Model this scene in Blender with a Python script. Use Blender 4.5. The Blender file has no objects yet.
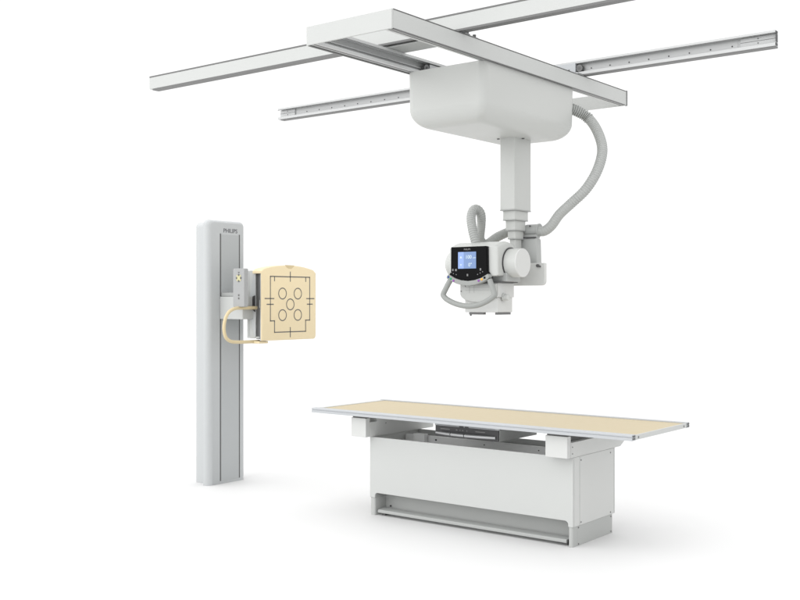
import bpy, math, random
from mathutils import Vector, Matrix
random.seed(4)
S = bpy.context.scene
COL = S.collection
R = math.radians

# ------------------------------------------------------------------ materials
def mat(name, col, rough=.45, metal=0.0, spec=.4, bump=0.0, bscale=300, var=0.0, vscale=6, emit=None):
    m = bpy.data.materials.new(name); m.use_nodes = True
    nt = m.node_tree; b = nt.nodes['Principled BSDF']
    b.inputs['Base Color'].default_value = (*col, 1)
    b.inputs['Roughness'].default_value = rough
    b.inputs['Metallic'].default_value = metal
    b.inputs['Specular IOR Level'].default_value = spec
    tc = nt.nodes.new('ShaderNodeTexCoord')
    if var:
        n = nt.nodes.new('ShaderNodeTexNoise'); n.inputs['Scale'].default_value = vscale; n.inputs['Detail'].default_value = 5
        mp = nt.nodes.new('ShaderNodeMapRange')
        mp.inputs['To Min'].default_value = 1 - var; mp.inputs['To Max'].default_value = 1 + var
        mx = nt.nodes.new('ShaderNodeVectorMath'); mx.operation = 'SCALE'; mx.inputs[0].default_value = col
        nt.links.new(tc.outputs['Object'], n.inputs['Vector'])
        nt.links.new(n.outputs['Fac'], mp.inputs['Value'])
        nt.links.new(mp.outputs['Result'], mx.inputs['Scale'])
        nt.links.new(mx.outputs['Vector'], b.inputs['Base Color'])
        mr = nt.nodes.new('ShaderNodeMapRange'); mr.inputs['To Min'].default_value = rough - .06; mr.inputs['To Max'].default_value = rough + .06
        nt.links.new(n.outputs['Fac'], mr.inputs['Value']); nt.links.new(mr.outputs['Result'], b.inputs['Roughness'])
    if bump:
        n2 = nt.nodes.new('ShaderNodeTexNoise'); n2.inputs['Scale'].default_value = bscale; n2.inputs['Detail'].default_value = 2
        bp = nt.nodes.new('ShaderNodeBump'); bp.inputs['Strength'].default_value = bump; bp.inputs['Distance'].default_value = .001
        nt.links.new(tc.outputs['Object'], n2.inputs['Vector'])
        nt.links.new(n2.outputs['Fac'], bp.inputs['Height']); nt.links.new(bp.outputs['Normal'], b.inputs['Normal'])
    if emit:
        b.inputs['Emission Color'].default_value = (*emit[0], 1); b.inputs['Emission Strength'].default_value = emit[1]
    return m

WHITE = mat('white_paint', (.475, .485, .475), .42, spec=.35, bump=.015, var=.012)
SHELL = mat('white_shell', (.48, .49, .475), .38, spec=.4, bump=.015, var=.012)
GREY = mat('grey_paint', (.36, .37, .362), .45, spec=.35, var=.015)
STANDG = mat('stand_grey', (.455, .47, .475), .40, spec=.4, var=.012)
STANDP = mat('stand_panel', (.40, .415, .42), .42, spec=.4, var=.012)
ALU = mat('anodised_aluminium', (.42, .435, .45), .42, metal=.15, spec=.4, var=.015, vscale=9)
ALUD = mat('dark_aluminium', (.13, .13, .13), .42, metal=.4, spec=.5)
STEEL = mat('brushed_steel', (.36, .365, .37), .30, metal=.8, spec=.5)
DARK = mat('dark_plastic', (.045, .045, .047), .45)
SLOT = mat('dark_slot', (.11, .11, .11), .6)
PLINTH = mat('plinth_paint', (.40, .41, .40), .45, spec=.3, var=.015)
GRIP = mat('grip_grey', (.28, .29, .28), .5, spec=.3)
CTRL = mat('control_grey', (.33, .335, .335), .45, spec=.35, var=.01)
GRIPT = mat('tan_grip', (.60, .50, .31), .45, spec=.3)
RAIL = mat('rail_aluminium', (.48, .487, .487), .42, metal=.1, spec=.4, var=.015, vscale=9)
INNER_LIT = mat('interior_metal_lit', (.74, .745, .74), .4, spec=.4, var=.02)  # colour lightened to make up for weak light under the table top
WHITE_LIT = mat('white_paint_lit', (.545, .552, .54), .42, spec=.35, bump=.015, var=.012)  # white paint lightened in colour where side faces catch too little light
LINE = mat('grey_print', (.12, .12, .115), .6)
BLACK = mat('black_glass', (.005, .005, .0055), .5, spec=.06)
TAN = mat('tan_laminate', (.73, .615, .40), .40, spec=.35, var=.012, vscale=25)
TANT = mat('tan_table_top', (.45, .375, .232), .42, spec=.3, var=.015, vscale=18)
TAND = mat('tan_shade', (.60, .49, .29), .45, spec=.35)
HOSEM = mat('hose_grey', (.36, .37, .36), .5, spec=.3)
SCREEN = mat('lcd_blue', (.05, .07, .12), .25, emit=((.19, .30, .55), .85))
SCREENL = mat('lcd_pale', (.05, .07, .12), .25, emit=((.33, .48, .90), .85))
SCREENT = mat('lcd_text', (.1, .1, .1), .3, emit=((.62, .78, .90), .9))
PRINT = mat('dark_lettering', (.11, .11, .12), .5)
PALE = mat('pale_print', (.17, .17, .17), .5)
BLUE = mat('blue_button', (.02, .06, .22), .4)
GREEN = mat('green_button', (.02, .30, .13), .4)
PURPLE = mat('purple_button', (.22, .06, .30), .4)
ORANGE = mat('orange_button', (.85, .38, .03), .4)
YELLOW = mat('yellow_key', (.50, .47, .27), .4)
FLOORM = mat('white_floor', (.645, .645, .645), .6, spec=.15)

# ------------------------------------------------------------------ mesh builder
class MB:
    def __init__(s): s.v = []; s.f = []; s.m = []
    def add(s, vs, fs, mi=0):
        o = len(s.v); s.v += [tuple(p) for p in vs]
        s.f += [tuple(o + i for i in f) for f in fs]; s.m += [mi] * len(fs); return s
    def box(s, x0, x1, y0, y1, z0, z1, mi=0):
        v = [(x, y, z) for z in (z0, z1) for y in (y0, y1) for x in (x0, x1)]
        return s.add(v, [(0, 2, 3, 1), (4, 5, 7, 6), (0, 1, 5, 4), (2, 6, 7, 3), (0, 4, 6, 2), (1, 3, 7, 5)], mi)
    def loft(s, rings, mi=0, caps=True, closed=False):
        n = len(rings[0]); v = [p for r in rings for p in r]; f = []
        k = len(rings)
        for i in range(k if closed else k - 1):
            a, b = i * n, ((i + 1) % k) * n
            for j in range(n): f.append((a + j, a + (j + 1) % n, b + (j + 1) % n, b + j))
        if caps and not closed:
            f.append(tuple(range(n))[::-1]); f.append(tuple((k - 1) * n + j for j in range(n)))
        return s.add(v, f, mi)
    def prism(s, poly, axis, a0, a1, mi=0):
        def P(p, a):
            return {'x': (a, p[0], p[1]), 'y': (p[0], a, p[1]), 'z': (p[0], p[1], a)}[axis]
        return s.loft([[P(p, a0) for p in poly], [P(p, a1) for p in poly]], mi)
    def tube(s, pts, r, seg=16, mi=0, closed=False, radii=None, flat=1.0):
        pts = [Vector(p) for p in pts]; n = len(pts); rings = []
        up = None
        for i, p in enumerate(pts):
            if closed: t = pts[(i + 1) % n] - pts[i - 1]
            else: t = pts[min(i + 1, n - 1)] - pts[max(i - 1, 0)]
            t.normalize()
            if up is None:
                up = Vector((0, 0, 1)) if abs(t.z) < .9 else Vector((0, 1, 0))
            up = (up - t * up.dot(t)); up.normalize()
            w = t.cross(up); rr = radii[i] if radii else r
            rings.append([p + (up * math.cos(2 * math.pi * k / seg) + w * math.sin(2 * math.pi * k / seg) * flat) * rr for k in range(seg)])
        return s.loft(rings, mi, closed=closed)
    def cyl(s, p0, p1, r, seg=32, mi=0, r1=None):
        return s.tube([p0, p1], r, seg, mi, radii=[r, r if r1 is None else r1])
    def lathe(s, p0, d, prof, seg=48, mi=0):
        d = Vector(d).normalized(); p0 = Vector(p0)
        up = Vector((0, 0, 1)) if abs(d.z) < .9 else Vector((0, 1, 0))
        up = (up - d * up.dot(d)).normalized(); w = d.cross(up)
        return s.loft([[p0 + d * a + (up * math.cos(2 * math.pi * k / seg) + w * math.sin(2 * math.pi * k / seg)) * r for k in range(seg)] for a, r in prof], mi)
    def build(s, name, mats, parent=None, bevel=0.0, bseg=2, smooth=30):
        me = bpy.data.meshes.new(name)
        o3 = Vector(parent['_o']) if parent is not None and '_o' in parent else Vector((0, 0, 0))
        me.from_pydata([tuple(Vector(p) - o3) for p in s.v], [], s.f)
        if not isinstance(mats, (list, tuple)): mats = [mats]
        for m in mats: me.materials.append(m)
        for p, mi in zip(me.polygons, s.m): p.material_index = mi
        import bmesh
        bm = bmesh.new(); bm.from_mesh(me); bmesh.ops.recalc_face_normals(bm, faces=bm.faces); bm.to_mesh(me); bm.free()
        for p in me.polygons: p.use_smooth = True
        me.set_sharp_from_angle(angle=R(smooth))
        o = bpy.data.objects.new(name, me); COL.objects.link(o)
        if parent is not None:
            o.parent = parent; o['_o'] = tuple(o3)
        if bevel:
            b = o.modifiers.new('bevel', 'BEVEL'); b.width = bevel; b.segments = bseg; b.limit_method = 'ANGLE'; b.angle_limit = R(40); b.harden_normals = True
        return o

def thing(name, loc, label, cat, group=None):
    o = bpy.data.objects.new(name, None); o.empty_display_size = .1; COL.objects.link(o); o.location = loc
    o['label'] = label; o['category'] = cat; o['_o'] = tuple(loc)
    if group: o['group'] = group
    return o

def rrect(a0, a1, b0, b1, r, n=6, rs=None):
    rs = rs or (r, r, r, r)                      # corners: (a0,b0) (a1,b0) (a1,b1) (a0,b1)
    out = []
    for (ca, cb, sa, sb, r_, st) in ((a0, b0, 1, 1, rs[0], 180), (a1, b0, -1, 1, rs[1], 270), (a1, b1, -1, -1, rs[2], 0), (a0, b1, 1, -1, rs[3], 90)):
        for k in range(n + 1):
            t = R(st + 90 * k / n)
            out.append((ca + sa * r_ + r_ * math.cos(t), cb + sb * r_ + r_ * math.sin(t)))
    return out

def spline(pts, per=8, closed=False):
    P = [Vector(p) for p in pts]; n = len(P); out = []
    for i in range(n if closed else n - 1):
        if closed: a, b, c, d = P[i - 1], P[i], P[(i + 1) % n], P[(i + 2) % n]
        else: a, b, c, d = P[max(i - 1, 0)], P[i], P[i + 1], P[min(i + 2, n - 1)]
        for k in range(per):
            t = k / per
            out.append(.5 * ((2 * b) + (c - a) * t + (2 * a - 5 * b + 4 * c - d) * t * t + (3 * b - a - 3 * c + d) * t ** 3))
    if not closed: out.append(P[-1])
    return out

def resample(pts, step):
    L = [0]
    for a, b in zip(pts, pts[1:]): L.append(L[-1] + (b - a).length)
    n = int(L[-1] / step); out = []; j = 0
    for i in range(n + 1):
        d = L[-1] * i / n
        while j < len(L) - 2 and L[j + 1] < d: j += 1
        out.append(pts[j].lerp(pts[j + 1], (d - L[j]) / max(1e-9, L[j + 1] - L[j])))
    return out

def lettering(name, txt, size, origin, ax_right, ax_up, material, parent, extrude=.0006, bold=.0, sx=1.0):
    cu = bpy.data.curves.new(name, 'FONT'); cu.body = txt; cu.size = size; cu.extrude = extrude; cu.offset = bold; cu.resolution_u = 3
    t = bpy.data.objects.new(name + '_tmp', cu); COL.objects.link(t)
    dg = bpy.context.evaluated_depsgraph_get(); me = bpy.data.meshes.new_from_object(t.evaluated_get(dg))
    bpy.data.objects.remove(t)
    r, u = Vector(ax_right), Vector(ax_up); nrm = r.cross(u)
    xs = [v.co.x for v in me.vertices]; w = (max(xs) + min(xs)) / 2
    b = MB()
    b.add([Vector(origin) + r * (v.co.x - w) * sx + u * v.co.y + nrm * v.co.z for v in me.vertices], [tuple(p.vertices) for p in me.polygons])
    return b.build(name, material, parent)

def copy_part(o, parent, off):
    c = o.copy(); COL.objects.link(c); c.parent = parent; c.location = Vector(off); return c

# ------------------------------------------------------------------ setting
b = MB(); b.add([(-90, -60, 0), (60, -60, 0), (60, 90, 0), (-90, 90, 0)], [(0, 1, 2, 3)])
fl = b.build('floor', FLOORM); fl['kind'] = 'structure'; fl['label'] = 'seamless white studio floor'

# ------------------------------------------------------------------ ceiling rails
def c_rail_poly(y0, z0, h, d, t=.007, face=-1):
    # open side towards -Y (face=-1): outline in (y, z)
    pts = [(0, 0), (d, 0), (d, h), (0, h), (0, h - .018), (.006, h - .018), (.006, h - t), (d - .012, h - t),
           (d - .012, t), (.006, t), (.006, .020), (0, .020)]
    return [(y0 + p[0], z0 + p[1]) for p in pts]

# near rail: plain closed outer face towards the camera, open side towards +Y
t = thing('ceiling_rail', (-3.5, 4.83, 3.02), 'plain closed white ceiling rail crossing above the front half of the bridge', 'rail', 'parallel ceiling rails')
b = MB(); y0 = 4.80
poly = [(0, 0), (.060, 0), (.060, .018), (.053, .018), (.053, .007), (.010, .007), (.010, .076), (.053, .076), (.053, .064), (.060, .064), (.060, .083), (0, .083)]
b.prism([(y0 + p[0], 3.02 + p[1]) for p in poly], 'x', -6.055, -2.0)
b.build('rail_profile', WHITE, t, .0015)
b = MB(); b.box(-6.053, -2.0, 4.7985, 4.81, 3.1032, 3.112); b.build('top_trim', ALUD, t)
b = MB(); b.box(-6.02, -2.0, 4.801, 4.856, 3.009, 3.0198); b.build('underside_shade_strip', ALUD, t)  # dark strip put in for the shade under the rail

# far rail: open side with screw holes faces the camera
t = thing('ceiling_rail', (-4.1, 6.30, 3.02), 'open grooved ceiling rail with a row of screw holes behind the carriage', 'rail', 'parallel ceiling rails')
b = MB(); xa, xb = -6.215, -2.066
b.prism(c_rail_poly(6.27, 3.018, .095, .050), 'x', xa, xb)
b.build('rail_profile', RAIL, t, .001)
b = MB(); b.box(xa + .19, xb - .24, 6.3065, 6.3075, 3.041, 3.098)
hx = xa + .30
while hx < xb - .2:
    b.cyl((hx, 6.3062, 3.060), (hx, 6.3045, 3.060), .0048, 12, 1); hx += .1375
b.build('cover_strip', [RAIL, DARK], t)
b = MB(); b.box(xa, xb, 6.2685, 6.2698, 3.0945, 3.0985); b.build('shadow_gap', ALUD, t)
b = MB(); b.box(xa + .03, xb, 6.272, 6.318, 3.0095, 3.0178); b.build('underside_shade_strip', ALUD, t)  # underside shade of the far rail, put in as a dark strip
for x0, x1 in ((xa + .002, xa + .17), (xb - .22, xb - .004)):
    b = MB(); b.box(x0, x1, 6.298, 6.3055, 3.043, 3.096)
    for zz in (3.056, 3.083): b.cyl(((x0 + x1) / 2, 6.297, zz), ((x0 + x1) / 2, 6.2955, zz), .004, 10, 1)
    b.box(x0, x1, 6.2965, 6.2978, 3.068, 3.0705, 1)
    b.build('end_stop', [RAIL, ALUD], t)
for z0, z1 in ((3.022, 3.036), (3.045, 3.091), (3.098, 3.109)):
    b = MB(); b.box(xb + .0003, xb + .003, 6.274, 6.306, z0, z1); b.build('end_plug', DARK, t)

# ------------------------------------------------------------------ bridge under the rails
BX0, BX1, BY0, BY1, BZ0, BZ1 = -3.924, -3.328, 4.18, 6.89, 2.900, 2.995
t = thing('rail_bridge', (-3.626, 5.5, 2.9), 'rectangular white travelling bridge frame hanging under both ceiling rails', 'bridge')
bp = [(0, 0), (.062, 0), (.062, .016), (.056, .016), (.056, .008), (.024, .008), (.024, .013), (.008, .013),
      (.008, .044), (.020, .044), (.020, .052), (.008, .052), (.008, .082), (.024, .082), (.024, .087), (.056, .087), (.056, .079), (.062, .079), (.062, .095), (0, .095)]
for s_, x in ((1, BX0), (-1, BX1)):
    b = MB(); b.prism([(x + s_ * p[0], BZ0 + p[1]) for p in bp], 'y', BY0 + .013, BY1 - .013)
    bm_ = b.build('beam', RAIL if s_ > 0 else WHITE, t, .001)
    b = MB(); b.box(*sorted((x + s_ * -.0012, x + s_ * .010)), BY0 + .015, BY1 - .004, BZ1 + .0004, BZ1 + .0055); b.build('top_trim', ALUD, bm_)
    b = MB(); b.box(*sorted((x + s_ * -.0012, x + s_ * .012)), BY0 + .015, BY1 - .03, BZ0 - .006, BZ0 - .0004); b.build('lower_trim', ALUD, bm_)
    b = MB(); b.box(*sorted((x + s_ * .034, x + s_ * .040)), BY0 + .015, BY1 - .02, BZ0 - .002, BZ0 - .0004); b.build('groove_strip', ALUD, bm_)
for y in (BY0, BY1 - .012):
    b = MB(); b.box(BX0 - .001, BX1 + .001, y, y + .012, BZ0 - .004, BZ1 + .003)
    e = b.build('end_plate', WHITE, t, .0015)
    for x in (BX0 + .05, BX0 + .075, BX1 - .06):
        b = MB(); b.cyl((x, y + .0125, 2.925), (x, y + .018, 2.925), .006, 10); b.build('bolt', ALUD, e)
b = MB(); b.box(BX1 - .01, BX1 + .0045, BY1 - .0003, BY1 + .004, BZ0 - .006, BZ1 + .008); b.build('end_cap', DARK, t)
# trolleys that hang the bridge from each rail
for yc, w in ((4.905, .16), (6.215, .09)):
    b = MB(); b.box(BX0 + .004, BX1 - .004, yc - w / 2, yc + w / 2, BZ1 + .0015, BZ1 + .010)
    p = b.build('trolley_plate', GREY, t, .001)
for x in (BX0 + .02, BX1 - .035):
    b = MB(); b.prism([(4.822, 3.0056), (4.90, 3.0056), (4.90, 3.0085), (4.845, 3.0085), (4.845, 3.0086), (4.845, 3.0195), (4.822, 3.0195)], 'x', x - .01, x + .035)
    k = b.build('clamp', STEEL, t)
    b = MB(); b.box(x + .005, x + .035, 4.86, 4.885, 3.0088, 3.020); b.build('clamp_jaw', DARK, k, .002)
    b = MB(); b.cyl((x + .024, 4.955, 3.0055), (x + .024, 4.955, 3.018), .010, 12); b.build('bolt', SLOT, k)
b = MB()
b.box(-3.74, -3.40, 6.262, 6.296, 3.024, 3.101, 0)
for x in (-3.47, -3.448): b.box(x - .006, x + .006, 6.2595, 6.2618, 3.050, 3.060, 1)
b.box(-3.62, -3.53, 6.2595, 6.2618, 3.070, 3.079, 1)
tr = b.build('roller_truck', [ALU, DARK], t, .002)
b = MB(); b.cyl((-3.376, 6.272, 3.064), (-3.376, 6.300, 3.064), .024, 24); b.cyl((-3.376, 6.2705, 3.064), (-3.376, 6.2718, 3.064), .010, 16, 1)
b.build('roller', [ALUD, SLOT], tr, .002)
b = MB(); b.box(-3.40, -3.335, 6.175, 6.258, 3.0055, 3.014); k = b.build('clamp', STEEL, t, .001)
b = MB(); b.cyl((-3.345, 6.285, 3.0056), (-3.345, 6.285, 3.018), .010, 12); b.build('bolt', SLOT, k)

# ------------------------------------------------------------------ ceiling crane: carriage, column, tube head, hose
t = thing('xray_crane', (-3.615, 5.85, 1.42), 'white ceiling x-ray crane with rounded carriage, telescopic column and tube head', 'x-ray machine')
hx0, hx1, hy0, hy1, hz0, hz1 = -3.922, -3.345, 5.068, 6.165, 2.553, 2.8985
b = MB(); rings = []; FR = .115
zs = [(hz1, 0)] + [(hz0 + FR + (hz1 - hz0 - FR) * (1 - k / 3), 0) for k in (1, 2)] 
for k in range(15):
    a = R(90 * k / 14); zs.append((hz0 + FR - FR * math.sin(a), FR * (1 - math.cos(a))))
for z, d in zs:
    dr = .004 * (hz1 - z) / (hz1 - hz0)              # slight draft of the moulding
    r = max(.03, .055 - .2 * d)
    rings.append([(x, y, z) for x, y in rrect(hx0 + d + dr, hx1 - d - dr, hy0 + d + dr, hy1 - d - dr, r, 8)])
b.loft(rings); b.build('carriage_housing', SHELL, t, smooth=50)
b = MB(); b.box(-3.84, -3.41, 5.46, 6.10, 2.8990, 2.955); b.build('carriage_frame', GREY, t, .003)
for x, s_ in ((-3.885, 1), (-3.367, -1)):
    b = MB(); b.box(x - .012, x + .012, 5.25, 6.0, 2.917, 2.978)
    k = b.build('runner_block', STEEL, t, .002)
    for yy in (5.22, 6.03):
        b = MB(); b.cyl((x - .010, yy, 2.945), (x + .012, yy, 2.945), .026, 24); b.cyl((x + .0122, yy, 2.945), (x + .016, yy, 2.945), .011, 16, 1)
        b.build('roller', [ALUD, DARK], k, .002)
# telescopic column
cx, cy = -3.6155, 5.849
def sect(z0, z1, k):
    hx_, hy_ = .0555 * k, .1025 * k
    b = MB(); b.prism(rrect(cx - hx_, cx + hx_, cy - hy_, cy + hy_, .006 * k, 3), 'z', z0, z1); return b
cr = sect(2.087, 2.60, 1.0).build('column', SHELL, t, .0015)
b = MB(); b.prism(rrect(cx - .058, cx + .058, cy - .105, cy + .105, .007, 3), 'z', 2.0815, 2.0865); b.build('column_rim', GREY, cr)
zt = 2.0813
for k, z0 in ((.815, 2.023), (.645, 1.957), (.51, 1.902)):
    sect(z0, zt, k).build('column_section', SHELL, cr, .0015)
    b = MB(); b.prism(rrect(cx - .0555 * k - .002, cx + .0555 * k + .002, cy - .1025 * k - .002, cy + .1025 * k + .002, .005, 3), 'z', z0 - .005, z0 - .0003); b.build('column_rim', GREY, cr)
    zt = z0 - .0053
sect(1.64, zt, .38).build('column_section', SHELL, cr, .0015)
for (x, y) in ((cx - .07, cy - .1), (cx + .035, cy + .115), (cx + .07, cy - .02)):
    b = MB(); b.cyl((x, y, 2.548), (x, y, 2.56), .009, 12); b.build('guide_screw', DARK, t)
# support bracket behind the column
b = MB()
b.loft([[(x, y, 1.735) for x, y in rrect(-3.625, -3.486, 5.904, 5.965, .006, 3)], [(x, y, 1.893) for x, y in rrect(-3.625, -3.488, 5.904, 5.960, .006, 3)], [(x, y, 1.905) for x, y in rrect(-3.62, -3.494, 5.909, 5.955, .006, 3)]])
sb = b.build('support_arm', GREY, t, .002)
b = MB(); b.prism(rrect(-3.66, -3.405, 1.594, 1.740, 0, 6, rs=(.006, .028, .006, .006)), 'y', 5.862, 5.890); b.build('arm_housing', WHITE_LIT, sb, .004, 3)
b = MB(); b.cyl((-3.452, 5.861, 1.722), (-3.452, 5.848, 1.722), .010, 16); b.cyl((-3.437, 5.861, 1.717), (-3.437, 5.853, 1.717), .006, 16); b.build('lock_screw', ALUD, sb)
b = MB(); b.box(-3.70, -3.56, 5.70, 5.862, 1.66, 1.80); b.build('head_mount', GREY, t, .004)
# hose clamp
b = MB(); b.lathe((-3.592, 5.955, 1.960), (1, .05, 0), [(0, .034), (0, .040), (.082, .040), (.085, .043), (.096, .043), (.096, .035)], 32)
b.box(-3.60, -3.500, 5.915, 5.965, 1.908, 1.930)
b.box(-3.60, -3.498, 5.900, 5.9145, 1.9055, 1.913, 1)
b.cyl((-3.545, 5.918, 1.985), (-3.545, 5.909, 1.987), .005, 10, 1)
b.build('hose_clamp', [GREY, DARK], t, .001)
# corrugated cable hose: carriage > clamp > behind the column > loop > tube head
hp = [(-3.43, 6.10, 2.79), (-3.364, 6.19, 2.767), (-3.296, 6.25, 2.714), (-3.210, 6.22, 2.607), (-3.152, 6.17, 2.478), (-3.152, 6.1, 2.34), (-3.197, 6.03, 2.215), (-3.281, 5.99, 2.126),
      (-3.356, 5.97, 2.057), (-3.412, 5.96, 1.985), (-3.464, 5.955, 1.952), (-3.515, 5.955, 1.957), (-3.60, 5.955, 1.963), (-3.700, 5.95, 1.963), (-3.778, 5.89, 1.924),
      (-3.834, 5.83, 1.872), (-3.850, 5.785, 1.905), (-3.816, 5.745, 2.001), (-3.794, 5.705, 2.066), (-3.800, 5.665, 2.094), (-3.806, 5.63, 2.080), (-3.799, 5.60, 2.030), (-3.770, 5.575, 1.951), (-3.735, 5.56, 1.865), (-3.722, 5.56, 1.80)]
pitch = .0158
path = resample(spline(hp, 10), pitch / 6)
n = len(path); rad = []
for i in range(n):
    u = i / n;     amp = .0052 if u < .10 else (.0016 if u < .42 else (.0006 if u < .80 else .0020))
    base = .0325 if u < .6 else (.031 if u < .74 else .0282)
    rad.append(base + amp * (1, .9, .1, -1.2, .1, .9)[i % 6])
b = MB(); b.tube(path, .03, 20, radii=rad); b.build('hose', HOSEM, t, smooth=75)

# tube head
ay, az = 5.60, 1.733
b = MB()
prof = []
bx0, bx1, by0, by1, bz0 = -3.868, -3.500, 5.447, 5.70, 1.648
prof = [(by0, bz0), (by1, bz0), (by1, 1.80)]
for k in range(1, 14):                                                # domed top in the (y, z) plane
    u = k / 14; prof.append((by1 + (by0 - by1) * u, 1.80 + .036 * u + .052 * math.sin(math.pi * u ** .85)))
prof.append((by0, 1.836))
rings = []
for x, sc in ((bx0, .90), (bx0 + .006, .955), (bx0 + .02, 1.0), (bx1 - .024, 1.0), (bx1 - .008, .965), (bx1, .915)):
    my, mz = (by0 + by1) / 2, 1.735
    rings.append([(x, my + (p[0] - my) * sc, mz + (p[1] - mz) * sc) for p in prof])
b.loft(rings); hc = b.build('head_cover', SHELL, t, .006, 3, smooth=40)
b = MB(); b.lathe((-3.965, ay, az), (1, 0, 0), [(0, .045), (.006, .066), (.018, .080), (.036, .086), (.090, .086)])
b.build('tube_housing', SHELL, t, smooth=40)
b = MB(); b.lathe((-3.515, ay, az), (1, 0, 0), [(0, .0905), (.098, .0905), (.1005, .0895)]); th = b.build('tube_housing', SHELL, t, smooth=40)
b = MB(); b.lathe((-3.4142, ay, az), (1, 0, 0), [(0, .0905), (.006, .0905), (.0085, .088)]); b.build('end_cap', WHITE_LIT, th, smooth=40)
b = MB(); b.lathe((-3.501, ay, az), (1, 0, 0), [(0, .0985), (.006, .0985)]); b.build('gap_ring', DARK, th)
b = MB(); b.lathe((-3.67, 5.60, 1.609), (0, 0, 1), [(0, .115), (.010, .115), (.011, .105), (.022, .105), (.023, .118), (.038, .118)]); b.build('rotation_collar', SLOT, t)
b = MB(); b.box(-3.80, -3.50, 5.49, 5.69, 1.6085, 1.6145); b.build('collar_plate', SLOT, t, .001)
b = MB(); b.box(-3.66, -3.478, 5.525, 5.685, 1.6150, 1.672); b.build('collar_block', GREY, t, .004)
# control panel
pl = [(-3.831, 1.836), (-3.565, 1.836), (-3.5615, 1.680), (-3.547, 1.661), (-3.595, 1.640), (-3.647, 1.626), (-3.697, 1.621), (-3.750, 1.626), (-3.798, 1.640), (-3.845, 1.662), (-3.833, 1.681)]
b = MB(); b.prism(pl, 'y', 5.4195, 5.4425); cp = b.build('control_panel', BLACK, t, .003, 3)
b = MB(); b.prism([(p[0] + .004, p[1] - .002) for p in pl], 'y', 5.4395, 5.446); b.build('panel_back', DARK, cp)
b = MB(); b.box(-3.775, -3.732, 5.4182, 5.421, 1.698, 1.803); b.box(-3.732, -3.639, 5.4182, 5.421, 1.698, 1.803, 1)
sc = b.build('screen', [SCREENL, SCREEN], cp)
ex, ez = (1, 0, 0), (0, 0, 1)
lettering('screen_text', '100', .032, (-3.692, 5.4178, 1.760), ex, ez, SCREENT, cp, bold=.0004)
lettering('screen_text', 'cm', .019, (-3.652, 5.4178, 1.760), ex, ez, SCREENT, cp)
lettering('screen_text', '0\u00b0', .032, (-3.683, 5.4178, 1.711), ex, ez, SCREENT, cp, bold=.0004)
b = MB(); b.prism([(-3.762, 1.763), (-3.757, 1.776), (-3.750, 1.776), (-3.744, 1.763)], 'y', 5.4176, 5.4181); b.build('screen_icon', SCREENT, cp)
b = MB(); b.prism([(-3.760, 1.727), (-3.746, 1.727), (-3.753, 1.712)], 'y', 5.4176, 5.4181); b.build('screen_icon', SCREENT, cp)
lettering('panel_lettering', 'PHILIPS', .0155, (-3.706, 5.4189, 1.8135), ex, ez, PALE, cp, bold=.0002)
for x, z, w in ((-3.816, 1.691, .0055), (-3.792, 1.690, .0065), (-3.606, 1.691, .0055), (-3.704, 1.657, .0055)):
    b = MB(); b.box(x - w, x + w, 5.4186, 5.4200, z - .007, z + .007); b.build('key', PALE, cp)
for x, z in ((-3.829, 1.675), (-3.812, 1.668), (-3.790, 1.661), (-3.627, 1.660), (-3.608, 1.668), (-3.590, 1.676)):
    b = MB(); b.cyl((x, 5.4186, z), (x, 5.4200, z), .0035, 10); b.build('key', PALE, cp)
# grip band with coloured buttons and handle loop
ci = [(-3.846, 1.664), (-3.798, 1.6385), (-3.750, 1.6245), (-3.697, 1.6195), (-3.646, 1.6245), (-3.594, 1.6385), (-3.546, 1.663)]
co = [(-3.541, 1.660), (-3.534, 1.643), (-3.546, 1.629), (-3.588, 1.609), (-3.641, 1.594), (-3.694, 1.588), (-3.739, 1.592), (-3.787, 1.605), (-3.840, 1.627), (-3.860, 1.638), (-3.857, 1.652)]
b = MB(); b.prism([(v.x, v.y) for v in [Vector((*p, 0)) for p in ci + co]], 'y', 5.407, 5.444)
gb = b.build('grip_band', GRIP, t, .008, 3, smooth=60)
for x, z, m in ((-3.8415, 1.6465, BLUE), (-3.824, 1.635, GREEN), (-3.802, 1.622, PURPLE), (-3.611, 1.6205, PURPLE), (-3.588, 1.6285, ORANGE), (-3.567, 1.6385, BLACK)):
    b = MB(); b.lathe((x, 5.4075, z), (0, -1, 0), [(-.002, .0075), (.0025, .0075), (.004, .005)], 16); b.build('button', m, gb)
hl = [(-3.840, 1.630), (-3.853, 1.610), (-3.872, 1.577), (-3.891, 1.541), (-3.889, 1.527), (-3.861, 1.504), (-3.793, 1.477), (-3.709, 1.462), (-3.626, 1.468), (-3.556, 1.493), (-3.509, 1.524), (-3.504, 1.537), (-3.518, 1.570), (-3.532, 1.600), (-3.544, 1.626)]
b = MB(); b.tube(spline([(x, 5.430 - .016 * (1.64 - z) / .18, z) for x, z in hl], 5), .0172, 16, flat=1.0); b.build('handle', GRIP, t, smooth=80)
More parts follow.
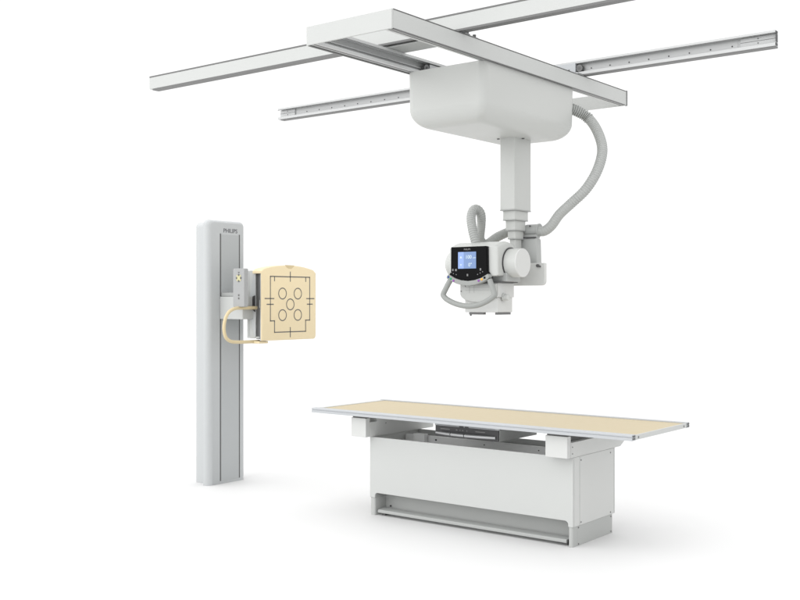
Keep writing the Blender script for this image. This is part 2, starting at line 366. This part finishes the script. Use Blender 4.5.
# collimator
b = MB(); b.box(-3.808, -3.528, 5.50, 5.690, 1.5165, 1.6082); cl = b.build('collimator', WHITE_LIT, t, .004)
b = MB(); b.box(-3.784, -3.536, 5.508, 5.682, 1.422, 1.5160); b.build('collimator_base', WHITE_LIT, cl, .004)
fp = [(-3.806, 1.604), (-3.806, 1.535), (-3.796, 1.518), (-3.770, 1.501), (-3.725, 1.490), (-3.680, 1.486), (-3.630, 1.490), (-3.580, 1.502), (-3.548, 1.516), (-3.532, 1.532), (-3.532, 1.604)]
b = MB(); b.prism(fp, 'y', 5.486, 5.4995); fpo = b.build('front_plate', SHELL, cl, .003)
b = MB()
for z in (1.594, 1.578, 1.562): b.box(-3.765, -3.585, 5.4852, 5.4862, z, z + .002)
b.box(-3.735, -3.733, 5.4852, 5.4862, 1.545, 1.595); b.box(-3.70, -3.698, 5.4852, 5.4862, 1.545, 1.595); b.build('front_scale', GREY, fpo)
for x, z in ((-3.765, 1.588), (-3.798, 1.556)):
    b = MB(); b.cyl((x, 5.4855, z), (x, 5.483, z), .004, 12); b.build('screw', ALUD, cl)
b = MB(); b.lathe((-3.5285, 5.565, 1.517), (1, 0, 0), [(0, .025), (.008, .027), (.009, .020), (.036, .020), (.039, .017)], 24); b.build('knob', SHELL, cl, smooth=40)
for xa_, xb_, ya_, yb_ in ((-3.755, -3.645, 5.512, 5.540), (-3.560, -3.538, 5.515, 5.665)):
    b = MB(); b.box(xa_, xb_, ya_, yb_, 1.4075, 1.4215); b.build('accessory_rail', ALUD, cl, .001)
b = MB(); b.cyl((-3.748, 5.522, 1.3990), (-3.748, 5.522, 1.4072), .006, 10); b.build('rail_stop', DARK, cl)

# ------------------------------------------------------------------ examination table
t = thing('examination_table', (-3.855, 5.866, 0), 'white examination table with tan top, grey rails and boxed base', 'table')
XL, XR, YF, YB = -5.085, -2.608, 5.470, 6.290
rp = [(0, 0), (0, .0165), (.004, .018), (.004, .0205), (0, .022), (0, .031), (.003, .034), (.018, .034), (.018, .0315), (.022, .0315), (.022, .034), (.045, .034), (.045, 0)]
for s_, y in ((1, YF), (-1, YB)):
    b = MB(); b.prism([(y + s_ * p[0], .697 + p[1]) for p in rp], 'x', XL, XR); sr = b.build('side_rail', ALU, t, .0008)
    for x in (XL, XR):
        e = 1 if x == XR else -1
        b = MB()
        yy = sorted((y + s_ * .006, y + s_ * .039))
        b.box(*sorted((x + e * .0004, x + e * .0020)), yy[0], yy[1], .703, .7125, 0); b.box(*sorted((x + e * .0004, x + e * .0020)), yy[0], yy[1], .7165, .7265, 0)
        b.build('rail_opening', SLOT, sr)
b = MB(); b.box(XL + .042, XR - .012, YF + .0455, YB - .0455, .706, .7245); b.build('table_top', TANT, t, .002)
for x0, x1 in ((XL + .003, XL + .0415), (XR - .0115, XR - .001)):
    b = MB(); b.box(x0, x1, YF + .0455, YB - .0455, .6985, .7275); ep = b.build('end_plate', WHITE, t, .0015)
    for y in (YF + .085, YB - .085):
        b = MB(); b.cyl((x1, y, .712), (x1 + .002, y, .712), .006, 12); b.build('screw', ALUD, ep)
b = MB(); b.box(XL + .05, XR - .02, YF + .05, YB - .05, .694, .7055); b.build('under_panel', INNER_LIT, t, .001)
# base cabinet
CX0, CX1, CY0, CY1 = -4.655, -3.058, 5.603, 6.145
fpoly = [(CX0, .122), (CX0 + .0455, .122), (CX0 + .0455, .135)]
for k in range(7):
    a = R(180 - 90 * k / 6); fpoly.append((CX0 + .0455 + .022 + .022 * math.cos(a), .135 + .022 * math.sin(a)))
for k in range(7):
    a = R(90 - 90 * k / 6); fpoly.append((CX1 - .034 - .022 + .022 * math.cos(a), .135 + .022 * math.sin(a)))
fpoly += [(CX1 - .034, .122), (CX1, .122), (CX1, .545), (CX0, .545)]
b = MB(); b.prism(fpoly, 'y', CY0, CY0 + .018); b.build('front_panel', WHITE, t, .004, 3)
for x0, x1, s_ in ((CX0, CX0 + .016, -1), (CX1 - .016, CX1, 1)):
    b = MB(); b.box(x0, x1, CY0 + .0185, CY1, .1225, .5445); sp = b.build('end_panel', WHITE_LIT, t, .002)
    x = x1 if s_ > 0 else x0
    b = MB(); b.box(*sorted((x, x + s_ * .0008)), CY0 + .084, CY0 + .0865, .124, .543); b.build('panel_seam', GREY, sp)
    for y, z in ((5.704, .520), (6.098, .520), (5.704, .140), (6.098, .138)):
        b = MB(); b.cyl((x, y, z), (x + s_ * .002, y, z), .005, 12); b.build('screw', ALUD, sp)
b = MB(); b.box(CX0, CX1, CY1 + .0005, CY1 + .016, .1225, .547); b.build('back_panel', WHITE, t, .002)
# plinth feet and recessed kick space
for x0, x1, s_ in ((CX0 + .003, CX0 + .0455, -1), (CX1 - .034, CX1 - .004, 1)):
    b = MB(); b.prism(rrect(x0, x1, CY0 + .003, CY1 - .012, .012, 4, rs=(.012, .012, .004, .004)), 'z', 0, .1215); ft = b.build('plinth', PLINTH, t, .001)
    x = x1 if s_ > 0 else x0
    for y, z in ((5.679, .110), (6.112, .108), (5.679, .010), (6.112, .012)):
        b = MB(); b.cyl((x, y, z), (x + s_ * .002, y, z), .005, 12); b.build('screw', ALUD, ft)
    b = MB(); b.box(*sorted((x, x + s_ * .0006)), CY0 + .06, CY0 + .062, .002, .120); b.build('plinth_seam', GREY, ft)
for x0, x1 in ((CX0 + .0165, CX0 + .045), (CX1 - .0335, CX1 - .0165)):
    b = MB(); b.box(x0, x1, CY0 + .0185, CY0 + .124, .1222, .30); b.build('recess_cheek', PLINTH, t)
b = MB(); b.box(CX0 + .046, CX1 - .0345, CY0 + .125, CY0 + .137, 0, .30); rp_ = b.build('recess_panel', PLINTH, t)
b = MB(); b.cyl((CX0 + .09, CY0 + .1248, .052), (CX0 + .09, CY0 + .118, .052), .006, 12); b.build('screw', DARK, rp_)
b = MB(); b.prism([(CY0 + .012, .020), (CY0 + .012, .034), (CY0 + .018, .040), (CY0 + .085, .046), (CY0 + .085, .040), (CY0 + .030, .034), (CY0 + .030, .020)], 'x', CX0 + .062, CX1 - .052)
b.build('foot_bar', GREY, t, .0015)
for x in (CX0 + .075, CX1 - .09):
    b = MB(); b.box(x, x + .03, CY0 + .04, CY0 + .12, .0, .036); b.build('bar_bracket', ALUD, t)
# inside of the lift, seen over the front panel
b = MB(); b.box(CX0 + .02, CX1 - .02, 5.985, 6.01, .36, .530); lb = b.build('lift_frame', INNER_LIT, t, .002)
for x in (-4.36, -3.95, -3.52, -3.42, -3.28):
    b = MB(); b.cyl((x, 5.9848, .505), (x, 5.981, .505), .007 if x < -4.2 else .004, 12); b.build('screw', DARK, lb)
b = MB(); b.box(-4.53, -4.43, 5.94, 5.984, .30, .545); b.build('lift_post', INNER_LIT, t, .003)
b = MB(); b.box(CX0 + .02, CX1 - .02, CY0 + .14, 5.98, .45, .46); b.build('bounce_deck', INNER_LIT, t)  # unseen deck, raised and lightened to bounce light into the table
# cross beams carrying the top
for x0, x1 in ((-4.757, -4.622), (-3.203, -3.050)):
    b = MB(); left = x0 < -4
    zt_ = .6755 if left else .640
    if left: b.box(x0 + .003, x1, 5.645, 6.310, .5475, zt_); b.box(x0 + .003, x1, 5.567, 5.645, .5475, .650)
    else:
        b.prism([(5.5670, .5475), (6.225, .5475), (6.275, .572), (6.292, .592), (6.292, zt_), (5.567, zt_)], 'x', x0 + .003, x1)
    cb = b.build('cross_beam', WHITE_LIT, t, .002)
    b = MB(); b.box(x0, x1 - .002, 5.522, 5.5665, .5485, .680); b.build('end_block', WHITE_LIT, cb, .003)
    b = MB(); b.box(x0 + .008, x1 - .008, 5.53, 5.5655, .6805, .6935); b.build('glide_pad', SLOT, cb)
    b = MB()
    if left:
        b.box(x0 + .02, x1 - .02, 5.72, 6.20, .6758, .6935); b.build('slide_block', SLOT, cb)
        for y, z in ((5.74, .63), (5.86, .65)):
            q = MB(); q.cyl((x1, y, z), (x1 + .002, y, z), .004, 10); q.build('screw', ALUD, cb)
        q = MB(); q.box(x1, x1 + .006, 5.985, 6.06, .655, .668); q.cyl((x1, 6.0, .648), (x1 + .010, 6.0, .648), .009, 12); q.build('stop', ALUD, cb)
    else:
        b.box(x0 + .02, x1 - .035, 5.60, 6.20, .6404, .6935); b.build('slide_block', SLOT, cb)
        for y, z in ((5.582, .612), (5.582, .572)):
            q = MB(); q.cyl((x1, y, z), (x1 + .002, y, z), .004, 10); q.build('screw', ALUD, cb)
# detector tray
b = MB(); b.box(-4.115, -3.615, 5.655, 6.12, .588, .664); dt = b.build('detector_tray', GREY, t, .002)
b = MB(); b.box(-4.118, -3.618, 5.6450, 5.6545, .590, .662); b.build('tray_front', DARK, dt, .001)
b = MB(); b.box(-4.12, -3.612, 5.640, 5.6545, .6625, .672); b.box(-4.10, -3.64, 5.6385, 5.6395, .666, .668, 1)
b.box(-3.92, -3.885, 5.6375, 5.6385, .663, .670, 1); b.box(-3.875, -3.845, 5.6375, 5.6385, .663, .670, 1); b.build('tray_rim', [ALU, DARK], dt, .0006)
# bowed bright grip strip in three lengths
def bow(u): return 5.640 - .035 * (1 - (2 * u - 1) ** 2)
for u0, u1 in ((0.0, .275), (.285, .505), (.515, .965)):
    b = MB(); rings = []
    for k in range(9):
        u = u0 + (u1 - u0) * k / 8; x = -4.115 + .495 * u; y = bow(u)
        rings.append([(x, y + .012 - .012 * math.sin(R(a)), .612 - .0125 * math.cos(R(a))) for a in range(0, 181, 15)])
    b.loft(rings); b.build('grip_strip', STEEL, dt, .001)
for x in (-4.075, -3.795):
    b = MB(); b.box(x, x + .075, 5.6440, 5.6449, .6385, .6445); b.build('tray_label', PALE, dt)
for x, w in ((-3.95, .012), (-3.92, .006), (-3.90, .010), (-3.865, .005)):
    b = MB(); b.box(x, x + w, 5.6440, 5.6449, .637, .645); b.build('tray_key', PALE, dt)

# ------------------------------------------------------------------ wall stand
t = thing('wall_stand', (-6.49, 5.86, 0), 'tall grey upright stand holding a tan detector plate with target lines', 'x-ray stand')
FX = -6.385
def upright(xa, xb, y0, y1, zt, rc, f, name, m):
    # outline in (y, z) with rounded top corners, front edge filleted towards +X
    b = MB(); rings = []
    for x, d in [(xa, 0.0), (xb - f, 0.0)] + [(xb - f + f * math.sin(R(a)), f * (1 - math.cos(R(a)))) for a in range(9, 91, 9)]:
        rc_ = max(.02, rc - d * .4)
        rings.append([(x, y, z) for y, z in rrect(y0 + d, y1 - d, 0, zt - d * .55, rc_, 8, rs=(.0005, .0005, rc_, rc_))])
    b.loft(rings); return b.build(name, m, t, smooth=45)
upright(-6.440, FX, 5.645, 6.062, 2.152, .045, .046, 'front_cover', STANDG)
upright(-6.605, -6.472, 5.715, 6.03, 2.140, .045, .012, 'rear_column', STANDG)
b = MB(); b.box(-6.4715, -6.4405, 5.735, 6.01, 0, 2.10); b.build('inner_spine', SLOT, t)
b = MB(); b.box(FX - .004, FX + .0012, 5.787, 5.983, .022, 2.035); b.build('centre_panel', STANDP, t)
for y in (5.780, 5.989):
    b = MB(); b.box(FX - .004, FX + .0016, y - .0055, y + .0055, .024, 2.042); b.build('guide_slot', SLOT, t)
lettering('stand_lettering', 'PHILIPS', .047, (FX + .0006, 5.890, 2.053), (0, 1, 0), ez, PRINT, t, bold=.0004, sx=1.04)
# lift arm
b = MB(); b.prism(rrect(-6.3835, -6.115, 1.345, 1.528, .004, 3), 'y', 5.772, 5.99); la = b.build('lift_arm', WHITE, t, .006, 3)
b = MB(); b.box(-6.3835, -6.20, 5.785, 5.98, 1.5285, 1.560); b.build('arm_cover', GREY, la, .006, 3)
# hand control
b = MB(); b.prism(rrect(-6.150, -6.022, 1.446, 1.750, .010, 4), 'y', 5.700, 5.745); hc = b.build('hand_control', CTRL, t, .004, 3)
kz, kx = 1.674, -6.083
b = MB(); b.cyl((kx, 5.6996, kz), (kx, 5.698, kz), .017, 20); b.build('key_disc', YELLOW, hc)
for dx, dz in ((.024, 0), (-.024, 0), (0, .024), (0, -.024)):
    b = MB(); b.cyl((kx + dx, 5.6996, kz + dz), (kx + dx, 5.6975, kz + dz), .0085, 14); b.build('key', LINE, hc)
for dx, dz in ((.016, .016), (-.016, .016), (.016, -.016), (-.016, -.016)):
    b = MB(); b.cyl((kx + dx, 5.6996, kz + dz), (kx + dx, 5.6982, kz + dz), .009, 14); b.build('key', YELLOW, hc)
for z in (1.538, 1.513): 
    b = MB(); b.cyl((kx, 5.6996, z), (kx, 5.698, z), .008, 14); b.build('key', LINE, hc)
b = MB(); b.prism([(kx - .012, 1.722), (kx + .012, 1.722), (kx, 1.711)], 'y', 5.6985, 5.6998); b.build('key_mark', LINE, hc)
b = MB(); b.box(-6.13, -6.05, 5.7452, 5.7718, 1.47, 1.52); b.build('control_bracket', WHITE, t)
# tan patient grip
gp = [(5.90, 1.437), (5.80, 1.437), (5.71, 1.437), (5.655, 1.430), (5.605, 1.408), (5.570, 1.365), (5.552, 1.310), (5.552, 1.255), (5.572, 1.205), (5.620, 1.175), (5.69, 1.167), (5.80, 1.165), (5.93, 1.165)]
b = MB(); b.tube(spline([(-6.09, y, z) for y, z in gp], 5), .0135, 14); b.build('patient_grip', GRIPT, t, smooth=80)
b = MB(); b.prism([(-6.14, 1.150), (-6.02, 1.150), (-6.02, 1.168), (-6.14, 1.172)], 'y', 5.86, 5.965); b.build('lower_tray', TAN, t, .006, 3)
# detector plate
PY0, PY1, PZ0 = 5.868, 6.508, 1.172
def plate_outline(d=0.0, topdrop=0.0):
    y0, y1, z0 = PY0 + d, PY1 - d, PZ0 + d
    out = rrect(y0, y1, z0, 1.75 - d, 0, 5, rs=(.014, .030, .0, .0))[:12]
    n = 22
    top = []
    for k in range(n + 1):
        u = k / n; y = y1 - (y1 - y0) * u
        z = 1.743 + .042 * (1 - abs(2 * u - 1) ** 2.2) - d - topdrop
        if u < .05: z -= .016 * (1 - u / .05) ** 2
        if u > .97: z -= .010 * (1 - (1 - u) / .03) ** 2
        top.append((y, z))
    return out + top
rings = []
for x, d in ((-6.0095, .003), (-6.008, 0), (-6.006, 0), (-6.002, .0015), (-6.000, .005)):
    rings.append([(x, y, z) for y, z in plate_outline(d)])
b = MB(); b.loft(rings); pt = b.build('detector_plate', TAN, t, smooth=40)
# rear rim of the plate's top
topo = [p for p in plate_outline(0)][12:]
b = MB(); b.prism(topo + [(y, z - .022) for y, z in reversed(topo)], 'x', -6.105, -6.0098); b.build('top_rim', TAN, pt, .004, 2)
b = MB(); b.box(-6.165, -6.0905, 5.900, 6.488, 1.190, 1.722); b.build('plate_housing', WHITE, t, .004)
b = MB(); b.box(-6.0895, -6.0105, 5.899, 6.485, 1.186, 1.735); b.build('cassette_slot', SLOT, t)
b = MB(); b.box(-6.190, -6.0905, 5.892, 5.8998, 1.192, 1.738); b.build('side_frame', WHITE, t, .002)
for z0 in (1.192, 1.722):
    b = MB(); b.box(-6.0890, -6.0355, 5.890, 5.8985, z0, z0 + .014); b.build('frame_bar', WHITE, t, .001)
b = MB(); b.box(-6.168, -6.164, 5.8905, 5.8918, 1.205, 1.725); b.build('frame_seam', GREY, t)
arc = []
for k in range(25):
    u = k / 24; arc.append((-6.098 - .055 * math.sin(math.pi * u) ** .9, 1.200 + (1.732 - 1.200) * u))
b = MB(); b.prism(arc + [(-6.086, 1.732), (-6.086, 1.200)], 'y', 5.8845, 5.8917); sc_ = b.build('side_cover', STANDG, t, .004, 3)
b = MB(); b.prism([(-6.122, 1.425), (-6.086, 1.402), (-6.086, 1.538), (-6.114, 1.530)], 'y', 5.8780, 5.8844); b.build('release_handle', DARK, sc_, .002)
b = MB(); b.box(-6.036, -6.0100, 5.886, 5.8985, 1.178, 1.738); b.build('edge_rail', ALU, t, .001)
for z in (1.199, 1.729):
    b = MB(); b.cyl((-6.050, 5.8898, z), (-6.050, 5.885, z), .009, 14); b.build('screw', STEEL, t)
b = MB(); b.box(-6.022, -6.012, 5.8665, 5.8718, 1.437, 1.500); b.build('latch', GREY, pt)
# printed target lines (flat ink on the plate)
b = MB(); PX0, PX1 = -5.9999, -5.9990
def line(p, q, w=.0042):
    (y0, z0), (y1, z1) = p, q; d = Vector((y1 - y0, z1 - z0)); d.normalize(); nx = Vector((-d.y, d.x)) * w
    e = d * w
    b.prism([(y0 - e.x + nx.x, z0 - e.y + nx.y), (y1 + e.x + nx.x, z1 + e.y + nx.y), (y1 + e.x - nx.x, z1 + e.y - nx.y), (y0 - e.x - nx.x, z0 - e.y - nx.y)], 'x', PX0, PX1)
fr = [(5.967, 1.691), (6.430, 1.691), (6.430, 1.331), (6.380, 1.331), (6.380, 1.238), (6.014, 1.238), (6.014, 1.331), (5.967, 1.331)]
for p, q in zip(fr, fr[1:] + fr[:1]): line(p, q)
for p, q in [((5.907, 1.512), (6.006, 1.512)), ((5.929, 1.465), (6.000, 1.465)), ((6.392, 1.512), (6.483, 1.512)), ((6.400, 1.465), (6.462, 1.465)),
             ((6.197, 1.730), (6.197, 1.655)), ((6.197, 1.272), (6.197, 1.197)), ((6.014, 1.688), (6.014, 1.656)), ((6.382, 1.688), (6.382, 1.656))]: line(p, q)
for y, z in [(6.106, 1.553), (6.286, 1.553), (6.197, 1.464), (6.106, 1.376), (6.286, 1.376)]:
    N = 36; ro, ri = .0485, .0405
    v = [(PX1, y + r_ * math.cos(2 * math.pi * k / N), z + r_ * math.sin(2 * math.pi * k / N)) for r_ in (ri, ro) for k in range(N)]
    b.add(v, [(k, (k + 1) % N, N + (k + 1) % N, N + k) for k in range(N)])
b.build('target_lines', LINE, pt)
b = MB(); b.prism([(6.135, 1.787), (6.155, 1.768), (6.175, 1.758), (6.210, 1.758), (6.228, 1.768), (6.245, 1.786)], 'x', -6.001, -5.9992); b.build('chin_notch', TAND, pt)

# ------------------------------------------------------------------ world, lamp, camera
w = bpy.data.worlds.new('World'); S.world = w; w.use_nodes = True
nt = w.node_tree; bg = nt.nodes['Background']
tc = nt.nodes.new('ShaderNodeTexCoord'); sx = nt.nodes.new('ShaderNodeSeparateXYZ'); nt.links.new(tc.outputs['Generated'], sx.inputs['Vector'])
def mr(sock, a, b_, c, d):
    n = nt.nodes.new('ShaderNodeMapRange'); n.interpolation_type = 'SMOOTHSTEP'
    n.inputs['From Min'].default_value = a; n.inputs['From Max'].default_value = b_; n.inputs['To Min'].default_value = c; n.inputs['To Max'].default_value = d
    nt.links.new(sock, n.inputs['Value']); return n.outputs['Result']
def mul(a, b_):
    n = nt.nodes.new('ShaderNodeMath'); n.operation = 'MULTIPLY'; nt.links.new(a, n.inputs[0]); nt.links.new(b_, n.inputs[1]); return n.outputs[0]
zf = mr(sx.outputs['Z'], .2, .95, 1.82, 2.15)       # overhead softbox
xf = mr(sx.outputs['X'], -.15, .8, 1.0, .62)          # darker side of the studio
yf = mr(sx.outputs['Y'], -.9, .3, 1.20, 1.0)
dt_ = nt.nodes.new('ShaderNodeVectorMath'); dt_.operation = 'DOT_PRODUCT'; dt_.inputs[1].default_value = (-.6165, .7874, 0)
nt.links.new(tc.outputs['Generated'], dt_.inputs[0])
bf = mr(dt_.outputs['Value'], .25, .80, 1.0, .60)      # plain white backdrop side
L = mul(mul(mul(zf, xf), yf), bf)
nt.links.new(L, bg.inputs['Strength']); bg.inputs['Color'].default_value = (1, 1, 1, 1)

la_ = bpy.data.lights.new('softbox', 'AREA'); la_.shape = 'RECTANGLE'; la_.size = 4.5; la_.size_y = 3.0; la_.energy = 60
lo = bpy.data.objects.new('softbox', la_); COL.objects.link(lo); lo.location = (-5.5, -4.5, 4.2)
lo.rotation_euler = (Vector((-4.2, 5.6, 1.5)) - Vector(lo.location)).to_track_quat('-Z', 'Y').to_euler()

cam = bpy.data.cameras.new('camera'); co_ = bpy.data.objects.new('camera', cam); COL.objects.link(co_)
co_.location = (0, 0, 1.5); co_.rotation_euler = (R(90), 0, math.atan2(.6165, .7874))
cam.sensor_width = 36; cam.lens = 36 * 1041 / 800; cam.clip_end = 400
S.camera = co_
S.view_settings.view_transform = 'Standard'; S.view_settings.look = 'None'; S.view_settings.exposure = 0; S.view_settings.gamma = 1
S.render.film_transparent = False
for o in bpy.data.objects:
    if '_o' in o: del o['_o']
